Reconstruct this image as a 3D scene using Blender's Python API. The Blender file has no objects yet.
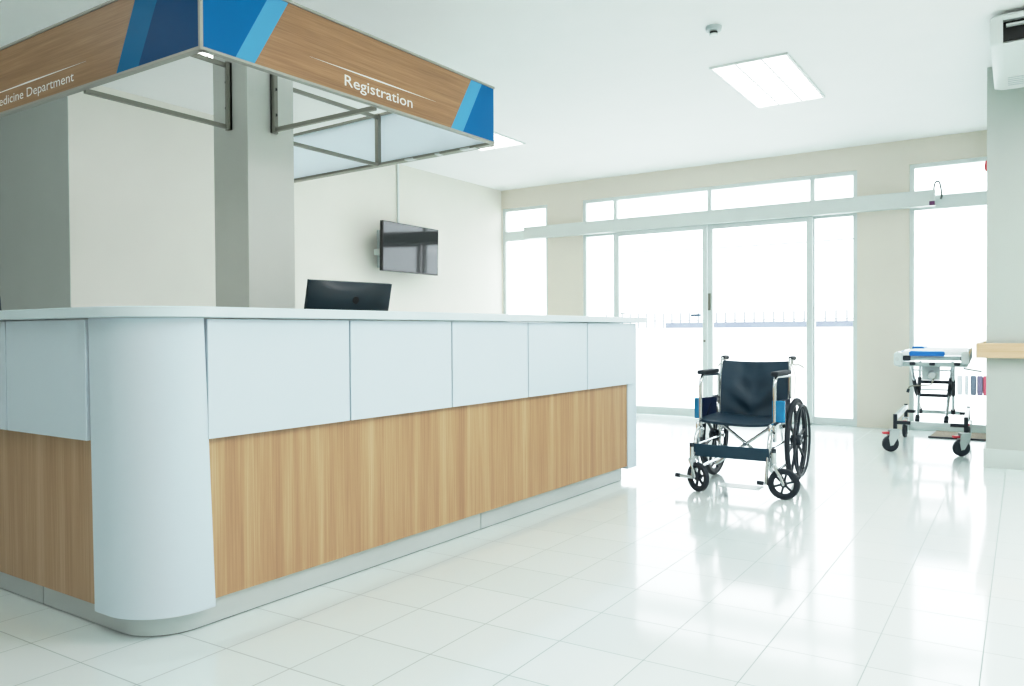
import bpy, bmesh, math, random
from mathutils import Vector, Matrix
random.seed(7)
sc = bpy.context.scene
col = sc.collection
PI = math.pi

# ------------------------------------------------------------------ materials
def lin(c):
    return tuple(((x / 255.0) / 12.92) if x <= 10 else (((x / 255.0) + 0.055) / 1.055) ** 2.4 for x in c) + (1.0,)

def mat(name, rgb, rough=0.5, metal=0.0, bump=0.0, bscale=40.0, var=0.04, spec=0.5, coat=0.0, vscale=3.0):
    m = bpy.data.materials.new(name); m.use_nodes = True
    nt = m.node_tree; b = nt.nodes['Principled BSDF']
    b.inputs['Roughness'].default_value = rough
    b.inputs['Metallic'].default_value = metal
    b.inputs['Specular IOR Level'].default_value = spec
    b.inputs['Coat Weight'].default_value = coat
    tc = nt.nodes.new('ShaderNodeTexCoord')
    n = nt.nodes.new('ShaderNodeTexNoise'); n.inputs['Scale'].default_value = vscale; n.inputs['Detail'].default_value = 4
    nt.links.new(tc.outputs['Object'], n.inputs['Vector'])
    r = nt.nodes.new('ShaderNodeValToRGB')
    c = lin(rgb)
    r.color_ramp.elements[0].color = tuple(max(0, x * (1 - var)) for x in c[:3]) + (1,)
    r.color_ramp.elements[1].color = tuple(min(1, x * (1 + var)) for x in c[:3]) + (1,)
    r.color_ramp.elements[0].position = 0.3; r.color_ramp.elements[1].position = 0.7
    nt.links.new(n.outputs['Fac'], r.inputs['Fac'])
    nt.links.new(r.outputs['Color'], b.inputs['Base Color'])
    if bump > 0:
        n2 = nt.nodes.new('ShaderNodeTexNoise'); n2.inputs['Scale'].default_value = bscale; n2.inputs['Detail'].default_value = 5
        nt.links.new(tc.outputs['Object'], n2.inputs['Vector'])
        bp = nt.nodes.new('ShaderNodeBump'); bp.inputs['Strength'].default_value = bump; bp.inputs['Distance'].default_value = 0.01
        nt.links.new(n2.outputs['Fac'], bp.inputs['Height']); nt.links.new(bp.outputs['Normal'], b.inputs['Normal'])
    return m

def wood(name, dark, mid, light, axis='V', rough=0.42):
    """procedural wood; axis V: grain runs up (Z), axis H: grain runs sideways"""
    m = bpy.data.materials.new(name); m.use_nodes = True
    nt = m.node_tree; b = nt.nodes['Principled BSDF']; b.inputs['Roughness'].default_value = rough
    N = nt.nodes.new; L = nt.links.new
    geo = N('ShaderNodeNewGeometry'); sep = N('ShaderNodeSeparateXYZ'); L(geo.outputs['Position'], sep.inputs[0])
    add = N('ShaderNodeMath'); add.operation = 'ADD'; L(sep.outputs['X'], add.inputs[0]); L(sep.outputs['Y'], add.inputs[1])
    cmb = N('ShaderNodeCombineXYZ')
    L(add.outputs[0], cmb.inputs[0]); L(sep.outputs['Z'], cmb.inputs[2])
    def noise(sx, sz, detail=6, rough=.6, dist=0.0):
        mp = N('ShaderNodeMapping'); mp.inputs['Scale'].default_value = (sx, 1, sz); L(cmb.outputs[0], mp.inputs[0])
        n = N('ShaderNodeTexNoise'); n.inputs['Scale'].default_value = 1; n.inputs['Detail'].default_value = detail
        n.inputs['Roughness'].default_value = rough; n.inputs['Distortion'].default_value = dist
        L(mp.outputs[0], n.inputs['Vector']); return n
    if axis == 'V':
        a = noise(13, .35, 3, .5, .1); f = noise(150, 2.0, 6, .65, .3)
    else:
        a = noise(.9, 22, 4, .6, .4); f = noise(3.0, 170, 6, .65, .3)
    mx = N('ShaderNodeMix'); mx.data_type = 'FLOAT'; mx.inputs[0].default_value = .48
    L(a.outputs['Fac'], mx.inputs[2]); L(f.outputs['Fac'], mx.inputs[3])
    r = N('ShaderNodeValToRGB'); e = r.color_ramp.elements
    e[0].color = lin(dark); e[0].position = .33
    e[1].color = lin(light); e[1].position = .66
    k = e.new(.5); k.color = lin(mid)
    L(mx.outputs[0], r.inputs['Fac']); L(r.outputs['Color'], b.inputs['Base Color'])
    bp = N('ShaderNodeBump'); bp.inputs['Strength'].default_value = .06; bp.inputs['Distance'].default_value = .002
    L(f.outputs['Fac'], bp.inputs['Height']); L(bp.outputs['Normal'], b.inputs['Normal'])
    return m

def floor_mat():
    m = bpy.data.materials.new('floor_tile'); m.use_nodes = True
    nt = m.node_tree; b = nt.nodes['Principled BSDF']; N = nt.nodes.new; L = nt.links.new
    geo = N('ShaderNodeNewGeometry'); sep = N('ShaderNodeSeparateXYZ'); L(geo.outputs['Position'], sep.inputs[0])
    def math_(op, a, bv):
        n = N('ShaderNodeMath'); n.operation = op
        for i, v in enumerate((a, bv)):
            if v is None: continue
            if isinstance(v, (int, float)): n.inputs[i].default_value = v
            else: L(v, n.inputs[i])
        return n.outputs[0]
    PX, PY = .3155, .3275
    u = math_('DIVIDE', math_('ADD', sep.outputs['X'], 2.003), PX)
    sk = math_('MULTIPLY', math_('ADD', sep.outputs['X'], 2.0), -.028)
    v = math_('DIVIDE', math_('ADD', math_('ADD', sep.outputs['Y'], -2.368), sk), PY)
    def line(x, w):
        f = math_('FRACT', x, None); d = math_('ABSOLUTE', math_('SUBTRACT', f, .5), None)
        d = math_('SUBTRACT', .5, d)
        mr = N('ShaderNodeMapRange'); mr.inputs['From Min'].default_value = w * .5; mr.inputs['From Max'].default_value = w
        mr.inputs['To Min'].default_value = 1; mr.inputs['To Max'].default_value = 0
        L(d, mr.inputs['Value']); return mr.outputs[0]
    g = math_('MAXIMUM', line(u, .009), line(v, .009))
    # tile to tile tone
    fu = math_('FLOOR', u, None); fv = math_('FLOOR', v, None)
    cb = N('ShaderNodeCombineXYZ'); L(fu, cb.inputs[0]); L(fv, cb.inputs[1])
    wn = N('ShaderNodeTexWhiteNoise'); wn.noise_dimensions = '2D'; L(cb.outputs[0], wn.inputs['Vector'])
    r = N('ShaderNodeValToRGB'); r.color_ramp.elements[0].color = lin((215, 225, 224)); r.color_ramp.elements[1].color = lin((220, 229, 228))
    L(wn.outputs['Value'], r.inputs['Fac'])
    mx = N('ShaderNodeMix'); mx.data_type = 'RGBA'; L(g, mx.inputs[0]); L(r.outputs['Color'], mx.inputs[6]); mx.inputs[7].default_value = lin((150, 162, 160))
    L(mx.outputs[2], b.inputs['Base Color'])
    rr = N('ShaderNodeMapRange'); rr.inputs['To Min'].default_value = .095; rr.inputs['To Max'].default_value = .6; L(g, rr.inputs['Value'])
    L(rr.outputs[0], b.inputs['Roughness'])
    b.inputs['Specular IOR Level'].default_value = .5
    inv = math_('SUBTRACT', 1.0, g)
    nz = N('ShaderNodeTexNoise'); nz.inputs['Scale'].default_value = 5; nz.inputs['Detail'].default_value = 2; L(geo.outputs['Position'], nz.inputs['Vector'])
    hh = math_('ADD', math_('MULTIPLY', inv, .5), math_('MULTIPLY', nz.outputs['Fac'], .05))
    bp = N('ShaderNodeBump'); bp.inputs['Strength'].default_value = .12; bp.inputs['Distance'].default_value = .004
    L(hh, bp.inputs['Height']); L(bp.outputs['Normal'], b.inputs['Normal'])
    return m

def glass_mat(name, tint=(252, 255, 255), gl=0.06):
    m = bpy.data.materials.new(name); m.use_nodes = True
    nt = m.node_tree; nt.nodes.clear(); N = nt.nodes.new; L = nt.links.new
    o = N('ShaderNodeOutputMaterial'); mx = N('ShaderNodeMixShader'); t = N('ShaderNodeBsdfTransparent'); g = N('ShaderNodeBsdfGlossy')
    t.inputs['Color'].default_value = lin(tint); g.inputs['Roughness'].default_value = .02
    lw = N('ShaderNodeLayerWeight'); lw.inputs['Blend'].default_value = .25
    mr = N('ShaderNodeMapRange'); mr.inputs['To Min'].default_value = gl * .5; mr.inputs['To Max'].default_value = .5
    L(lw.outputs['Fresnel'], mr.inputs['Value']); L(mr.outputs[0], mx.inputs[0])
    L(t.outputs[0], mx.inputs[1]); L(g.outputs[0], mx.inputs[2]); L(mx.outputs[0], o.inputs[0])
    return m

def emit_mat(name, rgb, s):
    m = bpy.data.materials.new(name); m.use_nodes = True
    nt = m.node_tree; b = nt.nodes['Principled BSDF']; N = nt.nodes.new; L = nt.links.new
    b.inputs['Base Color'].default_value = lin(rgb); b.inputs['Emission Color'].default_value = lin(rgb)
    tc = N('ShaderNodeTexCoord'); w = N('ShaderNodeTexWave'); w.wave_type = 'BANDS'; w.bands_direction = 'X'
    w.inputs['Scale'].default_value = 1.7; L(tc.outputs['Object'], w.inputs['Vector'])
    mr = N('ShaderNodeMapRange'); mr.inputs['To Min'].default_value = s * .92; mr.inputs['To Max'].default_value = s * 1.08
    L(w.outputs['Fac'], mr.inputs['Value']); L(mr.outputs[0], b.inputs['Emission Strength'])
    return m

def translucent_mat(name, rgb):
    m = bpy.data.materials.new(name); m.use_nodes = True
    nt = m.node_tree; b = nt.nodes['Principled BSDF']; N = nt.nodes.new; L = nt.links.new
    b.inputs['Base Color'].default_value = lin(rgb); b.inputs['Roughness'].default_value = .3
    t = N('ShaderNodeBsdfTranslucent'); t.inputs['Color'].default_value = lin(rgb)
    mx = N('ShaderNodeMixShader'); mx.inputs[0].default_value = .75
    nz = N('ShaderNodeTexNoise'); nz.inputs['Scale'].default_value = 1.5
    L(b.outputs[0], mx.inputs[1]); L(t.outputs[0], mx.inputs[2]); L(mx.outputs[0], nt.nodes['Material Output'].inputs[0])
    return m

M = dict(
    floor=floor_mat(),
    ceil=mat('ceiling_paint', (247, 248, 247), .9, var=.008, bump=.03, bscale=60),
    wall=mat('wall_paint_cream', (234, 231, 223), .85, var=.01, bump=.05, bscale=90),
    wall_b=mat('wall_paint_beige', (231, 224, 212), .85, var=.01, bump=.05, bscale=90),
    wall_g=mat('wall_paint_grey', (224, 230, 226), .85, var=.01, bump=.05, bscale=90),
    wall_r=mat('wall_paint_cool_grey', (190, 197, 192), .85, var=.01, bump=.05, bscale=90),
    col=mat('column_paint', (216, 217, 212), .85, var=.01, bump=.04, bscale=90),
    skirt=mat('baseboard_paint', (196, 205, 202), .5, var=.01),
    frame=mat('window_aluminium', (221, 229, 228), .4, .1, var=.01),
    header=mat('header_aluminium', (216, 223, 221), .45, .1, var=.01),
    glass=glass_mat('window_glass'),
    lam=mat('white_laminate', (213, 225, 234), .32, var=.012, vscale=1.2),
    top=mat('solid_surface_top', (217, 230, 235), .3, var=.01),
    steel=mat('brushed_steel', (206, 212, 212), .38, .4, var=.05, bump=.03, bscale=30, vscale=2),
    steel_d=mat('dull_steel', (150, 150, 140), .4, .8, var=.05),
    gapm=mat('dark_gap', (112, 116, 114), .5, .3),
    chrome=mat('chrome', (215, 220, 222), .12, 1.0, var=.01),
    woodv=wood('oak_laminate_upright', (160, 126, 94), (184, 150, 115), (203, 173, 139), 'V'),
    woodh=wood('oak_laminate_level', (138, 103, 69), (162, 125, 87), (182, 147, 107), 'H'),
    pine=wood('pine_rail', (204, 174, 140), (216, 190, 158), (226, 204, 176), 'H', .5),
    blue=mat('sign_blue', (0, 112, 168), .4, var=.06, vscale=1.0, spec=.08),
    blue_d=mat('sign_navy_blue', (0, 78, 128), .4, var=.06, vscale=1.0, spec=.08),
    blue_l=mat('sign_sky_blue', (88, 166, 212), .4, var=.03, vscale=1.0, spec=.08),
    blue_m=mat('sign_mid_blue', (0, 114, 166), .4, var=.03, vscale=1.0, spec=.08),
    alu=mat('sign_aluminium_trim', (168, 168, 160), .45, .1, var=.02),
    white=mat('white_lettering', (246, 246, 242), .5, var=.005),
    sheet=translucent_mat('opal_sign_back', (236, 242, 246)),
    black=mat('black_plastic', (16, 18, 22), .38, var=.1),
    bezel=mat('tv_bezel', (14, 15, 17), .25, var=.1),
    screen=mat('dark_screen_glass', (20, 24, 27), .06, var=.02, spec=.55),
    plastic=mat('white_plastic', (226, 232, 230), .4, var=.01),
    plastic_g=mat('pale_grey_plastic', (196, 206, 206), .45, var=.02),
    mon=mat('monitor_back', (22, 46, 58), .3, var=.2),
    vinyl=mat('teal_black_vinyl', (16, 52, 71), .45, bump=.25, bscale=14, var=.15, spec=.55),
    strap=mat('teal_strap', (28, 66, 86), .6, bump=.1, bscale=120, var=.06),
    guard=mat('navy_guard_panel', (10, 28, 62), .3, var=.2),
    guard_b=mat('bright_blue_vinyl', (0, 128, 176), .22, var=.2, vscale=9, coat=.5),
    rubber=mat('black_rubber', (20, 34, 45), .6, var=.15),
    mag=mat('black_wheel_plastic', (18, 34, 46), .4, var=.12),
    red=mat('red_plastic', (205, 60, 72), .4, var=.04),
    frame_g=mat('bed_frame_grey', (176, 190, 190), .35, .2, var=.03),
    stw=mat('stretcher_white_paint', (206, 217, 217), .35, var=.015),
    sheetw=mat('white_bed_sheet', (240, 244, 246), .85, bump=.15, bscale=25, var=.01),
    bedblue=mat('blue_bed_vinyl', (18, 120, 200), .4, var=.05),
    mat_=mat('door_mat_pile', (132, 122, 108), .95, bump=.5, bscale=220, var=.15, vscale=60),
    lamp=emit_mat('lamp_diffuser', (255, 255, 252), 5.0),
    pave=mat('bright_paving', (225, 225, 222), .9, var=.03, vscale=.6),
    picket=mat('picket_paint', (124, 130, 136), .6, var=.06),
    fence=mat('fence_metal', (94, 100, 114), .6, var=.06),
    wallo=mat('outside_wall_paint', (235, 235, 235), .9, var=.02),
    mark=mat('slate_blue_mark', (120, 138, 158), .5, var=.03),
    post_a=mat('slate_post', (38, 52, 64), .6, var=.1),
    post_b=mat('plum_slate_post', (54, 50, 70), .6, var=.1),
    post_c=mat('crimson_post', (110, 22, 46), .6, var=.06),
    post_d=mat('pale_grey_post', (118, 126, 128), .6, var=.06),
    purple=mat('purple_sticker', (112, 62, 110), .5, var=.2, vscale=60),
    grill=mat('dark_grille', (18, 20, 20), .5, var=.1),
    cable=mat('grey_cable', (110, 118, 116), .5, var=.03),
    desk=mat('desk_laminate', (214, 214, 208), .5, var=.02),
)

# ------------------------------------------------------------------ mesh helpers
def fillet(pts, r, n=6):
    pts = [Vector(p) for p in pts]; out = [pts[0]]
    for i in range(1, len(pts) - 1):
        a, b, c = pts[i - 1], pts[i], pts[i + 1]
        d1 = (a - b); d2 = (c - b); rr = min(r, d1.length * .48, d2.length * .48)
        p1 = b + d1.normalized() * rr; p2 = b + d2.normalized() * rr
        for k in range(n + 1):
            t = k / n; out.append(p1 * (1 - t) ** 2 + b * 2 * t * (1 - t) + p2 * t * t)
    out.append(pts[-1]); return out

class MB:
    def __init__(s): s.v = []; s.f = []
    def add(s, vs, fs):
        o = len(s.v); s.v += [Vector(p) for p in vs]; s.f += [tuple(i + o for i in f) for f in fs]; return s
    def box(s, a, b, R=None):
        x0, y0, z0 = a; x1, y1, z1 = b
        vs = [Vector(p) for p in [(x0, y0, z0), (x1, y0, z0), (x1, y1, z0), (x0, y1, z0), (x0, y0, z1), (x1, y0, z1), (x1, y1, z1), (x0, y1, z1)]]
        if R: vs = [R @ v for v in vs]
        return s.add(vs, [(3, 2, 1, 0), (4, 5, 6, 7), (0, 1, 5, 4), (1, 2, 6, 5), (2, 3, 7, 6), (3, 0, 4, 7)])
    def obox(s, c, u, v, w):
        """box centred at c with half vectors u v w"""
        c, u, v, w = map(Vector, (c, u, v, w))
        vs = [c + a * u + b * v + d * w for d in (-1, 1) for a, b in ((-1, -1), (1, -1), (1, 1), (-1, 1))]
        return s.add(vs, [(3, 2, 1, 0), (4, 5, 6, 7), (0, 1, 5, 4), (1, 2, 6, 5), (2, 3, 7, 6), (3, 0, 4, 7)])
    def rbox(s, a, b, r=.01, n=3, axis=2):
        """box with rounded edges about one axis, as an extruded rounded rectangle"""
        lo = list(a); hi = list(b); ax = [i for i in range(3) if i != axis]
        prof = []
        for cx, cy, a0 in ((hi[ax[0]] - r, hi[ax[1]] - r, 0), (lo[ax[0]] + r, hi[ax[1]] - r, 90), (lo[ax[0]] + r, lo[ax[1]] + r, 180), (hi[ax[0]] - r, lo[ax[1]] + r, 270)):
            for k in range(n + 1):
                t = math.radians(a0 + 90 * k / n); prof.append((cx + r * math.cos(t), cy + r * math.sin(t)))
        vs = []
        for z in (lo[axis], hi[axis]):
            for p in prof:
                q = [0, 0, 0]; q[ax[0]] = p[0]; q[ax[1]] = p[1]; q[axis] = z; vs.append(q)
        m = len(prof)
        fs = [tuple(range(m - 1, -1, -1)), tuple(range(m, 2 * m))] + [(i, (i + 1) % m, m + (i + 1) % m, m + i) for i in range(m)]
        return s.add(vs, fs)
    def prism(s, prof, z0, z1, plane='xy'):
        def P(a, b, c):
            return {'xy': (a, b, c), 'yz': (c, a, b), 'xz': (a, c, b)}[plane]
        m = len(prof); vs = [P(a, b, z0) for a, b in prof] + [P(a, b, z1) for a, b in prof]
        fs = [tuple(range(m - 1, -1, -1)), tuple(range(m, 2 * m))] + [(i, (i + 1) % m, m + (i + 1) % m, m + i) for i in range(m)]
        return s.add(vs, fs)
    def tube(s, pts, r, n=10, closed=False, cap=True):
        pts = [Vector(p) for p in pts]; m = len(pts)
        tang = []
        for i in range(m):
            if closed: t = pts[(i + 1) % m] - pts[i - 1]
            else: t = pts[min(i + 1, m - 1)] - pts[max(i - 1, 0)]
            tang.append(t.normalized())
        up = Vector((0, 0, 1)) if abs(tang[0].z) < .9 else Vector((1, 0, 0))
        nrm = (up - tang[0] * up.dot(tang[0])).normalized(); vs = []
        for i in range(m):
            nrm = (nrm - tang[i] * nrm.dot(tang[i])).normalized(); bn = tang[i].cross(nrm)
            rr = r[i] if isinstance(r, (list, tuple)) else r
            for k in range(n):
                a = 2 * PI * k / n; vs.append(pts[i] + (nrm * math.cos(a) + bn * math.sin(a)) * rr)
        fs = []
        for i in range(m if closed else m - 1):
            j = (i + 1) % m
            fs += [(i * n + k, i * n + (k + 1) % n, j * n + (k + 1) % n, j * n + k) for k in range(n)]
        if cap and not closed: fs += [tuple(range(n - 1, -1, -1)), tuple((m - 1) * n + k for k in range(n))]
        return s.add(vs, fs)
    def cyl(s, a, b, r, n=20, r2=None):
        return s.tube([a, b], [r, r if r2 is None else r2], n)
    def lathe(s, c, axis, prof, n=32, closed=True):
        """revolve (radius, height) pairs about axis through c"""
        c = Vector(c); ax = Vector(axis).normalized()
        e1 = ax.orthogonal().normalized(); e2 = ax.cross(e1); m = len(prof); vs = []
        for k in range(n):
            a = 2 * PI * k / n; d = e1 * math.cos(a) + e2 * math.sin(a)
            vs += [c + d * p[0] + ax * p[1] for p in prof]
        fs = []
        for k in range(n):
            j = (k + 1) % n
            for i in range(m if closed else m - 1):
                i2 = (i + 1) % m; fs.append((k * m + i, j * m + i, j * m + i2, k * m + i2))
        return s.add(vs, fs)
    def torus(s, c, axis, R, r, n=40, k=10, squash=1.0):
        return s.lathe(c, axis, [(R + r * math.cos(2 * PI * i / k), squash * r * math.sin(2 * PI * i / k)) for i in range(k)], n)
    def disc(s, c, axis, R, h, n=32):
        return s.lathe(c, axis, [(0.0001, -h / 2), (R, -h / 2), (R, h / 2), (0.0001, h / 2)], n, closed=False)
    def build(s, name, m, parent=None, smooth=True, world=False, bevel=0.0, kind=None, subs=0):
        me = bpy.data.meshes.new(name); vs = s.v
        if world and parent is not None:
            I = WM[parent.name].inverted(); vs = [I @ v for v in vs]
        me.from_pydata([tuple(v) for v in vs], [], s.f)
        bm = bmesh.new(); bm.from_mesh(me); bmesh.ops.recalc_face_normals(bm, faces=bm.faces[:]); bm.to_mesh(me); bm.free()
        me.materials.append(m)
        if smooth:
            for p in me.polygons: p.use_smooth = True
            me.set_sharp_from_angle(angle=math.radians(38))
        o = bpy.data.objects.new(name, me); col.objects.link(o)
        if parent is not None:
            o.parent = parent; WM[o.name] = WM[parent.name]
        else: WM[o.name] = Matrix.Identity(4)
        if bevel > 0:
            b = o.modifiers.new('bevel', 'BEVEL'); b.width = bevel; b.segments = 2; b.limit_method = 'ANGLE'; b.angle_limit = math.radians(40)
        if subs:
            ss = o.modifiers.new('sub', 'SUBSURF'); ss.levels = subs; ss.render_levels = subs
        if kind: o['kind'] = kind
        return o
WM = {}

def thing(name, label, cat, loc=(0, 0, 0), rotz=0.0, group=None, kind=None):
    o = bpy.data.objects.new(name, None); col.objects.link(o)
    o.location = loc; o.rotation_euler = (0, 0, rotz); o.empty_display_size = .1
    WM[o.name] = Matrix.Translation(loc) @ Matrix.Rotation(rotz, 4, 'Z')
    if label: o['label'] = label
    if cat: o['category'] = cat
    if group: o['group'] = group
    if kind: o['kind'] = kind
    return o

def tag(o, label, cat, group=None):
    o['label'] = label; o['category'] = cat
    if group: o['group'] = group
    return o

def dup(root, loc, label=None):
    r = root.copy(); col.objects.link(r); r.location = loc
    if label: r['label'] = label
    for ch in list(root.children):
        c = ch.copy(); col.objects.link(c); c.parent = r
        for g in list(ch.children):
            d = g.copy(); col.objects.link(d); d.parent = c
    return r

def text_mesh(txt, name, m, parent, origin, right, up, width, height, depth=.004):
    """lettering: built-in font turned into a mesh, fitted into width x height from origin"""
    cu = bpy.data.curves.new(name, 'FONT'); cu.body = txt; cu.size = 1.0; cu.extrude = 0.0; cu.resolution_u = 3; cu.offset = .003
    o = bpy.data.objects.new('tmp_text', cu); col.objects.link(o)
    dg = bpy.context.evaluated_depsgraph_get(); me = bpy.data.meshes.new_from_object(o.evaluated_get(dg))
    bpy.data.objects.remove(o); bpy.data.curves.remove(cu)
    xs = [v.co.x for v in me.vertices]; x0, x1 = min(xs), max(xs)
    cap = 0.70
    right = Vector(right).normalized(); up = Vector(up).normalized(); nrm = right.cross(up)
    mb = MB(); n = len(me.vertices)
    f0 = [Vector(origin) + right * ((v.co.x - x0) / (x1 - x0) * width) + up * (v.co.y / cap * height) for v in me.vertices]
    mb.v = [p + nrm * depth for p in f0]; mb.f = [tuple(p.vertices) for p in me.polygons]
    bpy.data.meshes.remove(me)
    return mb.build(name, m, parent, smooth=False, world=True)

# ------------------------------------------------------------------ camera
yaw, pitch, roll, FPX = math.radians(33.302), math.radians(.8655), math.radians(-.3395), 778.58
F = Vector((-math.sin(yaw) * math.cos(pitch), math.cos(yaw) * math.cos(pitch), -math.sin(pitch)))
Rr = Vector((math.cos(yaw), math.sin(yaw), 0))
Uu = Rr.cross(F)
R3 = math.cos(roll) * Rr + math.sin(roll) * Uu
U3 = -math.sin(roll) * Rr + math.cos(roll) * Uu
cd = bpy.data.cameras.new('camera'); cam = bpy.data.objects.new('camera', cd); col.objects.link(cam)
cd.sensor_fit = 'HORIZONTAL'; cd.sensor_width = 36.0; cd.lens = FPX / 1024 * 36.0; cd.clip_start = .05; cd.clip_end = 300
cam.matrix_world = Matrix(((R3.x, U3.x, -F.x, 0), (R3.y, U3.y, -F.y, 0), (R3.z, U3.z, -F.z, 1.1), (0, 0, 0, 1)))
sc.camera = cam

# ------------------------------------------------------------------ the setting
ZC, YE, XL = 3.15, 9.45, -6.38
def struct(name, mb, m, **k): return mb.build(name, m, None, kind='structure', **k)
struct('floor', MB().box((-10, -3, -.1), (3.6, 9.62, 0)), M['floor'], smooth=False)
struct('ceiling', MB().box((-10.1, -3.1, ZC), (3.7, 9.7, ZC + .1)), M['ceil'], smooth=False)
struct('wall_left', MB().box((XL - .15, 3.28, 0), (XL, YE, ZC)), M['wall'], smooth=False)
struct('wall_recess', MB().box((-10, 3.276, 0), (XL - .149, 3.42, ZC)).box((XL - .151, 3.2755, 0), (XL - .0005, 3.279, ZC)), M['wall_g'], smooth=False)
struct('wall_rear', MB().box((-10, -3.1, 0), (3.6, -3, ZC)), M['wall'], smooth=False)
struct('wall_far_left', MB().box((-10.1, -3, 0), (-10, 3.27, ZC)), M['wall_g'], smooth=False)
struct('wall_far_right', MB().box((3.6, -3, 0), (3.7, 7.2, ZC)), M['wall'], smooth=False)
struct('wall_right', MB().box((-.245, 7.2, 0), (3.6, YE + .15, ZC)), M['wall_r'], smooth=False)
# window wall, with three glazed openings
WT = 2.885
ops = [(-6.372, -5.60), (-5.045, -1.565), (-1.04, -.25)]
mb = MB(); x = XL - .15
for a, b in ops:
    mb.box((x, YE, 0), (a, YE + .15, WT)); x = b
mb.box((x, YE, 0), (-.245, YE + .15, WT)); mb.box((XL - .15, YE, WT), (-.245, YE + .15, ZC))
struct('wall_back', mb, M['wall_b'], smooth=False)
pr = MB(); pr.prism([(7.2, 0), (7.182, 0), (7.182, .135), (7.19, .15), (7.2, .15)], -.245 - .018, 3.6, 'yz')
pr.box((-.263, 7.19, 0), (-.245, YE, .145))
struct('baseboard_right', pr, M['skirt'])
struct('column', MB().box((-4.01, 2.90, 0), (-3.70, 3.237, ZC)), M['col'], smooth=False, bevel=.004)

def window(name, x0, x1, zs, bars, y=YE + .03, d=.06, w=.045, lower=0.0):
    r = thing(name, None, None, ((x0 + x1) / 2, y, 0), kind='structure')
    mb = MB()
    mb.box((x0, y, lower), (x0 + w, y + d, WT)); mb.box((x1 - w, y, lower), (x1, y + d, WT))
    e = .002; mb.box((x0 + w - e, y + e, WT - w), (x1 - w + e, y + d - e, WT)); mb.box((x0 + w - e, y + e, lower), (x1 - w + e, y + d - e, lower + .09))
    for z0, z1 in bars: mb.box((x0 + w - e, y + e, z0), (x1 - w + e, y + d - e, z1))
    mb.build('window_frame', M['frame'], r, smooth=False, world=True)
    for z0, z1 in zs:
        MB().box((x0 + w * .5, y + d * .45, z0), (x1 - w * .5, y + d * .55, z1)).build('pane', M['glass'], r, smooth=False, world=True)
    return r
window('window_1', ops[0][0], ops[0][1], [(2.5, 2.87), (.05, 2.45)], [(2.41, 2.55)])
window('window_2', ops[2][0], ops[2][1], [(2.5, 2.87), (.05, 2.45)], [(2.385, 2.53)])

# the sliding entrance with side lights and transom lights
d1 = thing('door_1', None, None, (-3.3, YE, 0), kind='structure')
y0, y1 = YE + .02, YE + .09
mb = MB(); xa, xb = ops[1]
mb.box((xa, y0, 0), (xa + .045, y1, WT)); mb.box((xb - .045, y0, 0), (xb, y1, WT)); e = .002; mb.box((xa + .043, y0 + e, WT - .045), (xb - .043, y1 - e, WT))
mb.box((xa + .043, y0 + e, 2.38), (xb - .043, y1 - e, 2.58))
for xm in (-4.545, -2.03): mb.box((xm - .045, y0 + 2 * e, .001), (xm + .005, y1 - 2 * e, WT - .01))
mb.box((-3.30, y0 + 2 * e, 2.55), (-3.25, y1 - 2 * e, WT - .01))
mb.box((xa + .043, y0 + e, 0), (-4.56, y1 - e, .10)); mb.box((-2.05, y0 + e, 0), (xb - .043, y1 - e, .085))
mb.box((-4.56, y0 + e, 0), (-2.05, y1 - e, .02))
mb.build('door_frame', M['frame'], d1, smooth=False, world=True)
for a, b, za, zb in ((xa, -4.56, 2.56, WT - .02), (-4.56, -3.28, 2.56, WT - .02), (-3.28, -2.05, 2.56, WT - .02), (-2.05, xb, 2.56, WT - .02), (xa, -4.56, .05, 2.4), (-2.05, xb, .05, 2.4)):
    MB().box((a + .02, y0 + .03, za), (b - .02, y0 + .036, zb)).build('pane', M['glass'], d1, smooth=False, world=True)
def leaf(xa, xb, yy, wl, wr):
    mb = MB(); z0, z1 = .015, 2.40
    mb.box((xa, yy, z0), (xa + wl, yy + .04, z1)); mb.box((xb - wr, yy, z0), (xb, yy + .04, z1))
    mb.box((xa + wl - .002, yy + .002, z0), (xb - wr + .002, yy + .038, z0 + .10)); mb.box((xa + wl - .002, yy + .002, z1 - .05), (xb - wr + .002, yy + .038, z1))
    l = mb.build('door_leaf', M['frame'], d1, smooth=False, world=True)
    MB().box((xa + wl * .5, yy + .017, z0 + .05), (xb - wr * .5, yy + .023, z1 - .03)).build('pane', M['glass'], l, smooth=False, world=True)
    return l
la = leaf(-4.535, -3.285, YE - .04, .05, .055)
lb = leaf(-3.279, -2.04, YE - .02, .06, .065)
MB().box((-3.274, YE - .035, 1.345), (-3.243, YE - .019, 1.555)).build('lock_plate', M['steel_d'], lb, world=True)
MB().cyl((-3.313, YE - .055, .965), (-3.313, YE - .039, .965), .014, 14).build('lock_cylinder', M['steel_d'], la, world=True)
# operator beam running across the openings
hb = MB().box((-5.93, YE - .11, 2.405), (-.785, YE - .002, 2.572)).build('trim_1', M['header'], kind='structure', smooth=False, bevel=.004)

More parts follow.
